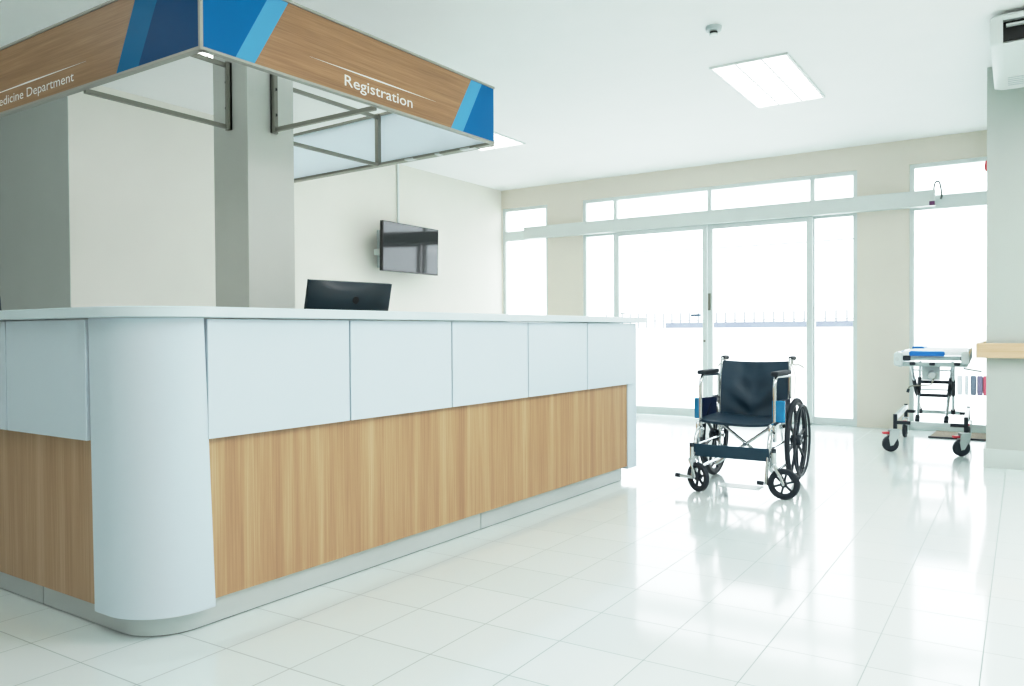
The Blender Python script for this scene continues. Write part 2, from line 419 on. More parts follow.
# small marks on the door glass
tag(MB().box((-3.50, YE - .026, 1.272), (-3.365, YE - .0235, 1.302)).build('glass_sticker', M['mark'], smooth=False),
    'small slate blue sticker on door glass left of the center stile', 'sticker')
tag(MB().box((-4.47, YE - .026, 1.318), (-4.40, YE - .0235, 1.336)).build('glass_sticker', M['plastic_g'], smooth=False),
    'tiny pale grey sticker on door glass just above the counter end', 'sticker')
tag(MB().box((-.838, YE - .1125, 2.408), (-.787, YE - .1095, 2.45)).build('warning_sticker', M['purple'], smooth=False),
    'small purple red sticker on right end of the door beam', 'sticker')
tag(MB().tube(fillet([(-.80, YE - .06, 2.55), (-.80, YE - .06, 2.60), (-.785, YE - .06, 2.66), (-.75, YE - .06, 2.66), (-.735, YE - .06, 2.60), (-.725, YE - .045, 2.50), (-.74, YE + .02, 2.49)], .03), .009, 8).build('cable', M['cable']),
    'thin grey cable looping out of the right end of the door beam', 'cable')

# ------------------------------------------------------------------ outside
struct('ground', MB().box((-40, 9.62, -.12), (30, 60, -.02)), M['pave'], smooth=False)
struct('trim_2', MB().box((-30, 17.0, -.02), (20, 17.2, 1.15)), M['wallo'], smooth=False)
fe = thing('fence', 'pale metal picket fence on the low white wall outside', 'fence', (-5, 17.1, 1.15))
mb = MB(); mb.box((-6.95, 17.06, 1.15), (-2.3, 17.1, 1.275)); mb.build('kick_panel', M['fence'], fe, smooth=False, world=True)
xx = -8.5
while xx < -2.3:
    MB().box((xx, 17.09, 1.15), (xx + .035, 17.12, 1.50)).build('picket', M['picket'], fe, smooth=False, world=True); xx += .21
mb = MB(); mb.box((-8.6, 17.085, 1.31), (-2.3, 17.125, 1.33)); mb.build('rail', M['picket'], fe, smooth=False, world=True)
tag(MB().tube([(-9 + i * 1.2, 20 + .02 * i, 3.28 - .03 * math.sin(i * .6)) for i in range(6)], .016, 6).build('overhead_cable', M['picket']),
    'thin dark overhead cable outside seen through the top of the right door', 'cable')
for i, (px, mm, w, lab) in enumerate(((-.70, 'post_a', .088, 'dark slate upright post outside, left of the plum one, behind stretcher'), (-.606, 'post_b', .088, 'plum slate upright post outside, between slate and crimson posts'), (-.525, 'post_c', .074, 'crimson upright post outside at edge of the grey wall'),
                                   (-.90, 'post_d', .08, 'pale grey upright post outside, farthest from the crimson one'), (-.80, 'post_d', .05, 'pale grey upright post outside, nearer the slate one'))):
    zz = .325
    mb = MB(); mb.lathe((px, 15.2, -.02), (0, 0, 1), [(.0001, 0), (w * .42, 0), (w * .5, .05), (w * .5, zz - .03), (w * .42, zz), (.0001, zz)], 18, closed=False)
    tag(mb.build('bollard', M[mm]), lab, 'post', 'posts standing outside')

# ------------------------------------------------------------------ reception counter
FX = lambda y: -2.557 + .0295 * (y - 2.0)          # skirting line of the front
YB = 1.583                                          # skirting line of the left wing
R0 = .185
def cpt(y, off): return (FX(y) + off, y - off * .0295)
def arc(off, n=18):
    cx, cy = FX(YB + R0) - R0, YB + R0
    return [(cx + (R0 + off) * math.sin(math.radians(a)), cy - (R0 + off) * math.cos(math.radians(a))) for a in [90 * k / n for k in range(n + 1)]]
def path(off, xl=None, yf=None, n=18):
    """plan line of the counter face from x=xl on the left wing round the corner to y=yf"""
    P = []
    if xl is not None: P.append((xl, YB - off))
    P += arc(off, n)
    if yf is not None: P.append(cpt(yf, off))
    return P
def ribbon(P, Q, z0, z1):
    """solid between plan lines P (outer) and Q (inner)"""
    m = len(P); mb = MB(); vs = []
    for z in (z0, z1):
        vs += [(p[0], p[1], z) for p in P] + [(q[0], q[1], z) for q in Q]
    fs = []
    for i in range(m - 1):
        fs += [(i, i + 1, m + i + 1, m + i), (2 * m + i, 3 * m + i, 3 * m + i + 1, 2 * m + i + 1),
               (i, 2 * m + i, 2 * m + i + 1, i + 1), (m + i, m + i + 1, 3 * m + i + 1, 3 * m + i)]
    fs += [(0, m, 3 * m, 2 * m), (m - 1, 3 * m - 1, 4 * m - 1, 2 * m - 1)]
    return mb.add(vs, fs)
def flatf(ya, yb, off, t): return ([cpt(ya, off), cpt(yb, off)], [cpt(ya, off - t), cpt(yb, off - t)])
def flatl(xa, xb, off, t): return ([(xa, YB - off), (xb, YB - off)], [(xa, YB - off + t), (xb, YB - off + t)])

ct = thing('reception_counter', 'L shaped reception counter with white upper panels over tan wood fronts', 'counter', (-2.62, 1.65, 0))
YF = 5.33; XW = -5.6
# kick plates of steel
jx, jy = -3.326, 3.50
kp = lambda P, Q: ribbon(P, Q, 0.004, .115).build('kick_plate', M['steel'], ct, world=True)
kp([(XW, YB), (jx - .003, YB)], [(XW, YB + .02), (jx - .003, YB + .02)])
kp([(jx + .003, YB)] + arc(0) + [cpt(jy - .003, 0)], [(jx + .003, YB + .02)] + arc(-.02) + [cpt(jy - .003, -.02)])
kp(*flatf(jy + .003, 5.20, 0, .02))
ribbon([(XW, YB + .002)] + arc(-.006) + [cpt(5.2, -.006)], [(XW, YB + .03)] + arc(-.03) + [cpt(5.2, -.03)], 0, .03).build('floor_seal', M['gapm'], ct, world=True)
# carcass behind the panels
ribbon([(XW, YB + .001)] + arc(-.012) + [cpt(5.20, -.012)], [(XW, YB + .06)] + arc(-.06) + [cpt(5.20, -.06)], .10, 1.152).build('carcass', M['desk'], ct, world=True)
# dark reveals the panels are fixed over
ribbon([(XW, YB - .03)] + arc(.03) + [cpt(5.30, .03)], [(XW, YB + .0)] + arc(.0) + [cpt(5.30, .0)], .74, 1.15).build('reveal', M['gapm'], ct, world=True)
ribbon(*flatf(1.795, 5.235, .028, .035), .103, .76).build('wood_panel', M['woodv'], ct, smooth=False, world=True)
ribbon(*flatl(XW, -2.86, .028, .035), .092, .76).build('wood_panel', M['woodv'], ct, smooth=False, world=True)
# curved white corner
cp = ribbon([(-2.862, YB - .052)] + arc(.052) + [cpt(1.768, .052)], [(-2.862, YB - .01)] + arc(.01) + [cpt(1.768, .01)], .082, 1.156)
kk = len(cp.v) // 2
for i, v in enumerate(cp.v):                       # the sheet flares a touch towards its foot
    if i < kk:
        h_ = kk // 2; j = i % h_
        if j == 0: v.x += .018
        elif j == h_ - 1: v.x += .0012; v.y += .036
o = cp.build('corner_panel', M['lam'], ct, world=True, bevel=.002); o['label'] = 'tall curved white corner panel'
PW = .7075; g = .0045
for k in range(5):
    a = 1.776 + PW * k
    ribbon(*flatf(a + g, a + PW - g, .056, .024), .709, 1.152).build('upper_panel', M['lam'], ct, smooth=False, world=True, bevel=.0015)
for k in range(4):
    b = -2.872 - .615 * k
    ribbon(*flatl(b - .615 + g, b - g, .056, .024), .706, 1.152).build('upper_panel', M['lam'], ct, smooth=False, world=True, bevel=.0015)
mb = MB()
mb = ribbon([cpt(5.24, .034), cpt(5.385, .034)], [cpt(5.24, -.55), cpt(5.385, -.55)], .082, 1.153)
mb.build('end_panel', M['lam'], ct, smooth=False, world=True, bevel=.002)

wt = ribbon([(XW - .03, YB - .085)] + arc(.085, 24) + [cpt(5.475, .085)], [(XW - .03, YB + .30)] + [(FX(YB + .3) - .30, YB + .30)] * 25 + [cpt(5.475, -.30)], 1.157, 1.197)
tag(wt.build('countertop', M['top'], bevel=.004), 'thin white countertop running round the reception counter', 'countertop')

# low staff desk behind the counter
ds = thing('desk', 'pale staff desk tucked behind the reception counter', 'desk', (-3.2, 3.2, 0))
mb = MB(); mb.box((-3.62, 1.95, .71), (-2.72, 5.1, .74)); mb.box((-5.6, 1.72, .71), (-3.62, 2.5, .74)); mb.build('desk_top', M['desk'], ds, smooth=False, world=True)
for a, b in (((-3.6, 5.05, 0), (-2.75, 5.08, .71)), ((-3.6, 3.4, 0), (-2.75, 3.43, .71)), ((-4.6, 1.75, 0), (-4.57, 2.47, .71)), ((-5.58, 1.75, 0), (-5.55, 2.47, .71))):
    MB().box(a, b).build('desk_side', M['desk'], ds, smooth=False, world=True)

# monitors
def monitor(loc, rotz, w, h, ztop, tilt, label):
    """stands on the desk; its back faces local +x"""
    t = thing('computer_monitor', label, 'monitor', (loc[0], loc[1], .74), rotz, 'computer monitors on the staff desk')
    zt = ztop - .74; T = Matrix.Translation((0, 0, zt - h / 2)) @ Matrix.Rotation(tilt, 4, 'Y')
    # bulged back shell
    mb = MB(); nx, nz = 18, 10; vs = []; fs = []
    for j in range(nz + 1):
        for i in range(nx + 1):
            u = -1 + 2 * i / nx; v = -1 + 2 * j / nz
            d = .012 + .035 * (1 - abs(u) ** 3.0) * (1 - abs(v) ** 4)
            vs.append(T @ Vector((d, u * w / 2, v * h / 2)))
    for j in range(nz):
        for i in range(nx):
            a = j * (nx + 1) + i; fs.append((a, a + 1, a + nx + 2, a + nx + 1))
    mb.add(vs, fs); mb.box((-.012, -w / 2, -h / 2), (.0125, w / 2, h / 2), T)
    mb.build('monitor_shell', M['mon'], t)
    MB().box((-.0135, -w / 2 + .012, -h / 2 + .02), (-.011, w / 2 - .012, h / 2 - .012), T).build('screen', M['screen'], t, smooth=False)
    c0 = T @ Vector((.0475, .01, h * .225)); n0 = (T.to_3x3() @ Vector((1, 0, 0)))
    MB().disc(c0, n0, .022, .002, 24).build('round_badge', M['black'], t)
    mb = MB(); mb.tube([T @ Vector((.02, 0, -h * .1)), Vector((.075, 0, zt - h * .7)), Vector((.075, 0, .01))], .022, 14)
    mb.rbox((-.06, -.12, 0), (.13, .12, .014), .03, 4); mb.build('monitor_stand', M['black'], t)
monitor((-3.285, 3.262), math.radians(-8), .58, .36, 1.396, math.radians(13), 'black computer monitor seen from behind, standing in front of the TV wall')
monitor((-5.16, 2.12), math.radians(-90), .54, .34, 1.32, math.radians(5), 'black computer monitor at far left edge behind the counter corner')

# ------------------------------------------------------------------ sign canopy hung round the column
sg = thing('sign_canopy', 'hanging wood and blue sign canopy framing the reception desk', 'sign', (-3.85, 3.07, 2.29))
ZB, ZT = 2.298, 2.655
SX = lambda y: -2.90 + .034 * (y - 2.04)
SY = 2.04; SE = 4.114
def fb(y, z, off=0.0): return Vector((SX(y) + off, y, z))
def face(pts, off, name, m, parent, t=.002):
    a = [Vector(p) for p in pts]; n = (a[1] - a[0]).cross(a[2] - a[0]).normalized()
    k = len(a); mb = MB(); vs = [p + n * off for p in a] + [p + n * (off - t) for p in a]
    mb.add(vs, [tuple(range(k)), tuple(range(2 * k - 1, k - 1, -1))] + [(i, (i + 1) % k, k + (i + 1) % k, k + i) for i in range(k)])
    return mb.build(name, m, parent, smooth=False, world=True)
# front board (faces +x)
mb = MB(); P = [(SX(SY), SY), (SX(SE), SE)]; Q = [(SX(SY) - .022, SY), (SX(SE) - .022, SE)]
fbrd = ribbon(P, Q, ZB + .012, ZT - .012).build('front_board', M['plastic'], sg, smooth=False, world=True); fbrd['label'] = 'long sign board reading Registration'
z0, z1 = ZB + .012, ZT - .012
lb0, lb1 = 2.208, 2.392; wb0, wb1 = 2.307, 2.497; fw0, fw1 = 3.682, 3.878; fl0, fl1 = 3.795, 3.985
face([fb(wb0, z0), fb(fw0, z0), fb(fw1, z1), fb(wb1, z1)], .002, 'wood_face', M['woodh'], fbrd)
face([fb(lb0, z0), fb(wb0, z0), fb(wb1, z1), fb(lb1, z1)], .002, 'blue_band', M['blue_l'], fbrd)
face([fb(SY + .012, z0), fb(lb0, z0), fb(lb1, z1), fb(SY + .012, z1)], .002, 'blue_face', M['blue'], fbrd)
face([fb(fw0, z0), fb(fl0, z0), fb(fl1, z1), fb(fw1, z1)], .002, 'blue_band', M['blue_l'], fbrd)
face([fb(fl0, z0), fb(SE - .008, z0), fb(SE - .008, z1), fb(fl1, z1)], .002, 'blue_face', M['blue'], fbrd)
rt = (fb(3, 2.4) - fb(2, 2.4)).normalized()
text_mesh('Registration', 'lettering', M['white'], fbrd, fb(2.842, 2.347, .0), rt, (0, 0, 1), .502, .056, .005)
face([fb(2.62, 2.4285), fb(3.08, 2.4255), fb(3.545, 2.4295), fb(3.08, 2.4335)], .005, 'underline', M['white'], fbrd, .002)
# left board (faces -y)
XE = -5.6
P = [(XE, SY), (SX(SY), SY)]; Q = [(XE, SY + .022), (SX(SY), SY + .022)]
lbrd = ribbon(P, Q, ZB + .012, ZT - .012).build('side_board', M['plastic'], sg, smooth=False, world=True); lbrd['label'] = 'sign board at left reading Medicine Department'
lf = lambda x, z: Vector((x, SY, z))
face([lf(XE, z0), lf(-3.535, z0), lf(-3.36, z1), lf(XE, z1)], .002, 'wood_face', M['woodh'], lbrd)
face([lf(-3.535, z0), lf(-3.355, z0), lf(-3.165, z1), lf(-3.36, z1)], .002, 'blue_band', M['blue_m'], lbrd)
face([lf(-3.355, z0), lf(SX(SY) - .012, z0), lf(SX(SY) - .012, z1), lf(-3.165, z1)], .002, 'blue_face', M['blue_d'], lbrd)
text_mesh('Medicine Department', 'lettering', M['white'], lbrd, lf(-4.745, 2.343), (1, 0, 0), (0, 0, 1), .842, .048, .005)
face([lf(-4.95, 2.4165), lf(-4.35, 2.4135), lf(-3.79, 2.4175), lf(-4.35, 2.4215)], .005, 'underline', M['white'], lbrd, .002)
# aluminium edges
def trim(P0, P1, zc, name='edge_trim', parent=None, dz=.006, out=.004, n=(0, 0, 0)):
    P0 = Vector(P0); P1 = Vector(P1); d = (P1 - P0); n = Vector(n)
    MB().obox((P0 + P1) / 2 + Vector((0, 0, zc)) - n * (.0135 - out), d / 2, n * .016, Vector((0, 0, dz))).build(name, M['alu'], parent, smooth=False, world=True)
nf = Vector((1, -.034, 0)).normalized()
for zc in (ZB + .004, ZT - .004):
    trim((SX(SY), SY, 0), (SX(SE), SE, 0), zc, parent=fbrd, n=nf)
    trim((XE, SY, 0), (SX(SY), SY, 0), zc, parent=lbrd, n=(0, -1, 0))
MB().box((SX(SY) - .009, SY - .005, ZB - .004), (SX(SY) + .005, SY + .009, ZT + .004)).build('corner_trim', M['alu'], sg, smooth=False, world=True)
# rear opal board
ry = lambda x: SE - .05 * (x - SX(SE))
XR = -5.15
P = [(XR, ry(XR)), (SX(SE) - .03, ry(SX(SE) - .03))]; Q = [(XR, ry(XR) + .035), (SX(SE) - .03, ry(SX(SE)) + .035)]
rb = ribbon(P, Q, ZB + .01, ZT - .01).build('rear_board', M['sheet'], sg, smooth=False, world=True); rb['label'] = 'white opal rear board of the canopy'
mb = MB()
dirx = Vector((P[1][0] - P[0][0], P[1][1] - P[0][1], 0))
for zc in (ZB + .003, ZT - .003):
    mb.obox((Vector((*P[0], zc)) + Vector((*P[1], zc))) / 2 + Vector((0, .012, 0)), dirx / 2, Vector((0, .03, 0)), Vector((0, 0, .008)))
mb.build('rear_rail', M['steel_d'], rb, smooth=False, world=True)
MB().box((-3.875, ry(-3.86) - .035, ZB), (-3.845, ry(-3.86) - .003, ZT)).build('rear_strut', M['steel_d'], rb, smooth=False, world=True)
for a, b in ((-3.60, -3.52), (-3.32, -3.28), (-3.10, -2.98)):
    MB().box((a, ry(a) - .022, ZB - .006), (b, ry(b) + .03, ZB + .004)).build('bracket_clip', M['steel'], rb, smooth=False, world=True)
# three brackets bolted to the column
def bracket(kind):
    t = MB(); bars = MB(); bolts = []
    if kind == 'left':
        x = -3.855
        t.box((x - .022, 2.884, 2.275), (x + .022, 2.899, 2.66)); t.box((x + .015, 2.86, 2.275), (x + .022, 2.899, 2.66))
        for z in (2.292, 2.645): bars.box((x - .011, SY + .022, z - .011), (x + .011, 2.885, z + .011))
        for z in (2.40, 2.55): bolts.append(((x - .005, 2.886, z), (x - .005, 2.876, z)))
    elif kind == 'front':
        y = 3.083
        t.box((-3.699, y - .022, 2.272), (-3.684, y + .022, 2.655)); t.box((-3.699, y - .022, 2.272), (-3.66, y - .015, 2.655))
        for z in (2.292, 2.64): bars.box((-3.685, y - .011, z - .011), (SX(y) - .022, y + .011, z + .011))
        for z in (2.38, 2.53): bolts.append(((-3.686, y + .005, z), (-3.676, y + .005, z)))
    else:
        x = -3.855
        t.box((x - .022, 3.238, 2.275), (x + .022, 3.253, 2.66))
        for z in (2.292, 2.63): bars.box((x - .011, 3.25, z - .011), (x + .011, ry(x) - .03, z + .011))
        for z in (2.40, 2.55): bolts.append(((x, 3.25, z), (x, 3.262, z)))
    b = t.build('bracket', M['steel_d'], sg, smooth=False, world=True)
    bars.build('bracket_bar', M['steel_d'], b, smooth=False, world=True)
    for p, q in bolts: MB().cyl(p, q, .009, 8).build('bolt', M['black'], b, world=True)
for k in ('left', 'front', 'rear'): bracket(k)

# ------------------------------------------------------------------ television
tv = thing('television', 'flat black television mounted on the cream wall', 'television', (XL, 7.12, 2.08))
tl = math.radians(1.2); T = Matrix.Translation((-6.10, 7.115, 2.085)) @ Matrix.Rotation(tl, 4, 'Y') @ Matrix.Rotation(math.radians(2.0), 4, 'Z')
mb = MB(); mb.box((-.045, -.518, -.285), (0, .532, .285), T); mb.box((-.085, -.36, -.2), (-.04, .36, .16), T)
mb.build('cabinet', M['bezel'], tv, smooth=False, world=True, bevel=.004)
MB().box((-.001, -.508, -.268), (.0015, .522, .275), T).build('screen', M['screen'], tv, smooth=False, world=True)
mb = MB(); mb.box((XL + .001, 6.82, 1.86), (XL + .03, 7.40, 2.30)); mb.box((XL + .03, 7.04, 2.02), (-6.17, 7.2, 2.16)); mb.build('wall_mount', M['plastic_g'], tv, smooth=False, world=True)
MB().box((XL + .03, 6.74, 2.0), (XL + .13, 6.80, 2.07)).build('mount_arm_cap', M['plastic'], tv, smooth=False, world=True)
tag(MB().rbox((XL, 7.175, 2.2), (XL + .02, 7.205, ZC), .006, 3).build('cable_conduit', M['plastic']), 'slim white cable conduit running up wall above the television', 'conduit')

# ------------------------------------------------------------------ ceiling fittings
def ceiling_light(x0, x1, ya, yb, label):
    cx, cy = (x0 + x1) / 2, (ya + yb) / 2
    t = thing('ceiling_light', label, 'light', (cx, cy, ZC), 0, 'recessed ceiling lights')
    w, h = (x1 - x0) / 2, (yb - ya) / 2; mb = MB()
    for a, b in (((-w, -h), (-w + .018, h)), ((w - .018, -h), (w, h)), ((-w + .018, -h), (w - .018, -h + .018)), ((-w + .018, h - .018), (w - .018, h))):
        mb.box((a[0], a[1], -.016), (b[0], b[1], 0))
    mb.build('light_frame', M['plastic'], t, smooth=False)
    MB().box((-w + .018, -h + .018, -.004), (w - .018, h - .018, -.001)).build('diffuser', M['lamp'], t, smooth=False)
    mb = MB()
    for k in range(1, 3): mb.box((-w + 2 * w * k / 3 - .006, -h + .018, -.013), (-w + 2 * w * k / 3 + .006, h - .018, -.004))
    for k in range(1, 10): mb.box((-w + .018, -h + 2 * h * k / 10 - .002, -.012), (w - .018, -h + 2 * h * k / 10 + .002, -.004))
    mb.build('louvre', M['plastic_g'], t, smooth=False)
    return t
ceiling_light(-2.055, -1.462, 5.955, 7.265, 'large bright louvred ceiling light just right of the smoke detector')
ceiling_light(-5.13, -4.537, 5.90, 7.20, 'bright louvred ceiling light half hidden behind the sign canopy end')
ceiling_light(-5.10, -4.50, 3.12, 3.72, 'bright louvred ceiling light glimpsed inside the canopy beside the column')
sd = thing('smoke_detector', 'small round white smoke detector on the ceiling', 'smoke detector', (-1.757, 5.18, ZC))
MB().lathe((0, 0, 0), (0, 0, -1), [(.0001, 0), (.052, 0), (.054, .006), (.05, .028), (.03, .034), (.0001, .034)], 28, closed=False).build('base', M['plastic_g'], sd)
MB().lathe((0, 0, -.034), (0, 0, -1), [(.0001, 0), (.026, 0), (.026, .016), (.0001, .016)], 24, closed=False).build('sensor_grille', M['grill'], sd)
MB().lathe((0, 0, -.05), (0, 0, -1), [(.0001, 0), (.03, 0), (.027, .01), (.0001, .012)], 24, closed=False).build('cap', M['plastic'], sd)

# air conditioner hung under the ceiling
ac = thing('air_conditioner', 'white ceiling hung air conditioner above the grey wall', 'air conditioner', (.45, 6.9, ZC))
prof = [(7.19, 3.128), (5.985, 3.128), (5.945, 3.118), (5.935, 3.10), (5.955, 3.03), (6.0, 2.965), (6.05, 2.948), (6.85, 2.886), (6.95, 2.89), (7.02, 2.92), (7.19, 2.97)]
X0, X1 = -.188, 1.15
def acend(x0, x1, s):
    mb = MB(); prev = None; cy = sum(p[0] for p in prof) / len(prof); cz = sum(p[1] for p in prof) / len(prof)
    rings = []
    for t in (0, .25, .6, 1):
        k = 1 - .035 * (1 - t) ** 2; xx = x0 + (x1 - x0) * (t * .999)
        rings.append([(xx, cy + (a - cy) * k, cz + (b - cz) * (1 - .10 * (1 - t) ** 2)) for a, b in prof])
    m = len(prof); vs = [p for r in rings for p in r]
    fs = [tuple(range(m))] + [tuple(3 * m + i for i in range(m))]
    for r in range(3): fs += [(r * m + i, r * m + (i + 1) % m, (r + 1) * m + (i + 1) % m, (r + 1) * m + i) for i in range(m)]
    return mb.add(vs, fs).build('side_panel', M['plastic'], ac, world=True)
acend(X0, -.118, 1); acend(X1, X1 - .07, -1)
# body with an open outlet slot in front
body = MB(); bp = [(7.19, 3.128), (6.10, 3.128), (6.10, 2.99), (6.03, 2.957), (6.05, 2.948), (6.85, 2.886), (6.95, 2.89), (7.02, 2.92), (7.19, 2.97)]
body.prism(bp, -.118, X1 - .07, 'yz'); body.prism([(6.1, 3.128), (5.985, 3.128), (5.945, 3.118), (5.935, 3.10), (5.95, 3.085), (6.1, 3.11)], -.118, X1 - .07, 'yz')
body.build('casing', M['plastic'], ac, world=True, smooth=False)
MB().box((-.118, 6.07, 2.985), (X1 - .07, 6.098, 3.112)).build('outlet_grille', M['grill'], ac, smooth=False, world=True)
MB().prism([(5.985, 3.055), (5.99, 3.068), (6.06, 3.078), (6.06, 3.066)], -.10, X1 - .09, 'yz').build('louvre', M['plastic'], ac, smooth=False, world=True)
mb = MB()
for k in range(5):
    yy = 6.66 + k * .038; zz = 2.948 + (2.886 - 2.948) * (yy - 6.05) / .8
    mb.box((-.10, yy, zz - .003), (X1 - .1, yy + .014, zz + .004))
mb.build('intake_slats', M['plastic_g'], ac, smooth=False, world=True)

# ------------------------------------------------------------------ right wall fittings
hr = thing('handrail', 'pale wooden handrail along the grey wall', 'handrail', (-.1, 7.16, .92))
zl, zh = .868, .985
mb = MB(); pf = [(-.312, 7.128), (3.5, 7.128), (3.5, 7.163), (-.277, 7.163), (-.277, 9.2), (-.312, 9.2)]
mb.prism(pf, zl, zh, 'xy'); mb.build('rail', M['pine'], hr, smooth=False, world=True, bevel=.005)
mb = MB()
for k in range(4): MB().box((.1 + k * 1.0, 7.163, .90), (.16 + k * 1.0, 7.2, .95)).build('rail_spacer', M['plastic_g'], hr, smooth=False, world=True)
for k in range(2): MB().box((-.277, 7.6 + k, .90), (-.245, 7.66 + k, .95)).build('rail_spacer', M['plastic_g'], hr, smooth=False, world=True)
al = thing('fire_alarm', 'small red fire alarm at the edge of the grey wall', 'alarm', (-.245, 8.2, 2.55))
MB().rbox((-.258, 8.13, 2.49), (-.243, 8.27, 2.625), .01, 3, 0).build('back_plate', M['red'], al, world=True)
MB().lathe((-.258, 8.2, 2.557), (-1, 0, 0), [(.0001, 0), (.056, 0), (.054, .02), (.04, .036), (.0001, .04)], 26, closed=False).build('bell', M['red'], al, world=True)

dm = thing('door_mat', 'brown grey door mat on the floor by the right window', 'mat', (-.55, 9.0, 0))
mb = MB(); mb.prism([(-.79, 8.87), (-.262, 8.90), (-.262, 9.42), (-.77, 9.42)], .001, .014, 'xy'); mb.build('mat_pile', M['mat_'], dm, smooth=False, world=True)
mb = MB(); mb.prism([(-.80, 8.855), (-.262, 8.885), (-.262, 8.905), (-.79, 8.875)], .001, .016, 'xy'); mb.build('mat_edging', M['rubber'], dm, smooth=False, world=True)

# ------------------------------------------------------------------ wheelchair
wc = thing('wheelchair', 'folding wheelchair with dark teal vinyl seat and chrome frame', 'wheelchair', (-1.665, 5.805, 0), math.radians(1.0))
R_ = .0125
BX = .238
BS = {-1: .264, 1: .238}
# frame
for s in (-1, 1):
    mb = MB(); x = s * BS[s]
    # back post and push bar
    mb.tube(fillet([(x, -.01, .10), (x, .02, .55), (x, .07, .885), (x, .19, .89)], .04), R_, 10)
    # lower side rail, seat rail, front post
    mb.tube(fillet([(x, .0, .13), (x, -.43, .13), (x, -.50, .16), (x, -.50, .45), (x, -.46, .455), (x, .01, .455)], .05), R_, 10)
    mb.tube([(x, .0, .30), (x, -.50, .30)], .009, 8)
    # caster housing arm
    mb.tube([(x, -.50, .285), (.024 + s * .275, -.65, .262)], .014, 8)
    mb.tube([(x, -.50, .235), (.024 + s * .275, -.65, .24)], .010, 8)
    mb.build('side_frame', M['chrome'], wc)
# cross brace
mb = MB()
for s in (-1, 1):
    mb.tube([(s * (BX - .02), -.23 + s * .015, .12), (-s * (BX - .02), -.23 + s * .015, .445)], .0115, 10)
mb.cyl((0, -.27, .2825), (0, -.19, .2825), .014, 12)
mb.build('cross_brace', M['chrome'], wc)
# armrests
for s, xo in ((-1, -.285), (1, .235)):
    xb = s * (BS[s] + .012)
    a = MB(); a.tube(fillet([(xb, .0, .768), (xo, -.33, .775), (xo, -.37, .73), (xo, -.37, .33)], .07), .0125, 10)
    a.tube([(xb, .02, .60), (xb, .02, .768)], .0115, 8)
    ar = a.build('armrest', M['chrome'], wc)
    T = Matrix.Translation(((xb + xo) / 2, -.19, .795)) @ Matrix.Rotation(math.atan2(-(xb - xo), .3), 4, 'Z')
    p = MB(); p.rbox((-.026, -.19, -.014), (.026, .16, .016), .02, 4); p.v = [T @ v for v in p.v]
    p.build('arm_pad', M['rubber'], ar, bevel=.008)
    g_ = MB(); xg = (xo + s * .004)
    g_.add([(xg, -.355, .462), (xb, -.02, .462), (xb, -.02, .600), (xg, -.355, .610), (xg + s * .012, -.355, .462), (xb + s * .012, -.02, .462), (xb + s * .012, -.02, .600), (xg + s * .012, -.355, .610)],
           [(0, 1, 2, 3), (7, 6, 5, 4), (0, 4, 5, 1), (1, 5, 6, 2), (2, 6, 7, 3), (3, 7, 4, 0)])
    g_.build('skirt_guard', M['guard'], ar, smooth=False)
    e_ = MB()
    if s > 0: e_.box((xo - .016, -.378, .465), (xo + .07, -.355, .615))
    else: e_.box((xo - .045, -.378, .465), (xo - .010, -.355, .612))
    e_.build('guard_edge', M['guard_b'], ar, bevel=.006)
# sling back
def sheet(fn, nu, nv, t, name, m, parent):
    vs = []; fs = []
    for k in (0, 1):
        for j in range(nv + 1):
            for i in range(nu + 1):
                p = Vector(fn(i / nu, j / nv)); p2 = Vector(fn(min(1, i / nu + .01), j / nv)) - Vector(fn(max(0, i / nu - .01), j / nv)); p3 = Vector(fn(i / nu, min(1, j / nv + .01))) - Vector(fn(i / nu, max(0, j / nv - .01)))
                n = p2.cross(p3).normalized(); vs.append(p + n * (t * (k - .5)))
    W = nu + 1; o = W * (nv + 1)
    for j in range(nv):
        for i in range(nu):
            a = j * W + i; fs.append((a, a + 1, a + W + 1, a + W)); fs.append((o + a, o + a + W, o + a + W + 1, o + a + 1))
    for i in range(nu):
        fs.append((i, o + i, o + i + 1, i + 1)); a = nv * W + i; fs.append((a, a + 1, o + a + 1, o + a))
    for j in range(nv):
        a = j * W; fs.append((a, a + W, o + a + W, o + a)); a = j * W + nu; fs.append((a, o + a, o + a + W, a + W))
    return MB().add(vs, fs).build(name, m, parent)
def back(u, v):
    x = -.258 + u * (.258 + .234); z = .452 + v * (.868 - .452)
    y = .0 + .07 * v * v + .012
    sag = (1 - (2 * u - 1) ** 2)
    y += .028 * sag
    # slack folds running down towards the seat
    y += .007 * math.sin(9 * u + 6 * v) * sag + .008 * math.sin(16 * (v - .8 * abs(u - .45)) + 2 * u) * sag * (1.1 - v) + .003 * math.sin(26 * u) * sag * v
    if v > .98: z -= .010 * sag
    return (x, y - .012, z)
sheet(back, 40, 30, .014, 'backrest', M['vinyl'], wc)
def seat(u, v):
    x = -.280 + u * (.280 + .254); sag = (1 - (2 * u - 1) ** 2)
    return (x, -.42 + .43 * v, .468 - .022 * sag * (1 - .3 * v) - .012 * (1 - v) ** 6 + .003 * math.sin(7 * v + 5 * u) * sag)
sheet(seat, 30, 20, .018, 'seat', M['vinyl'], wc)
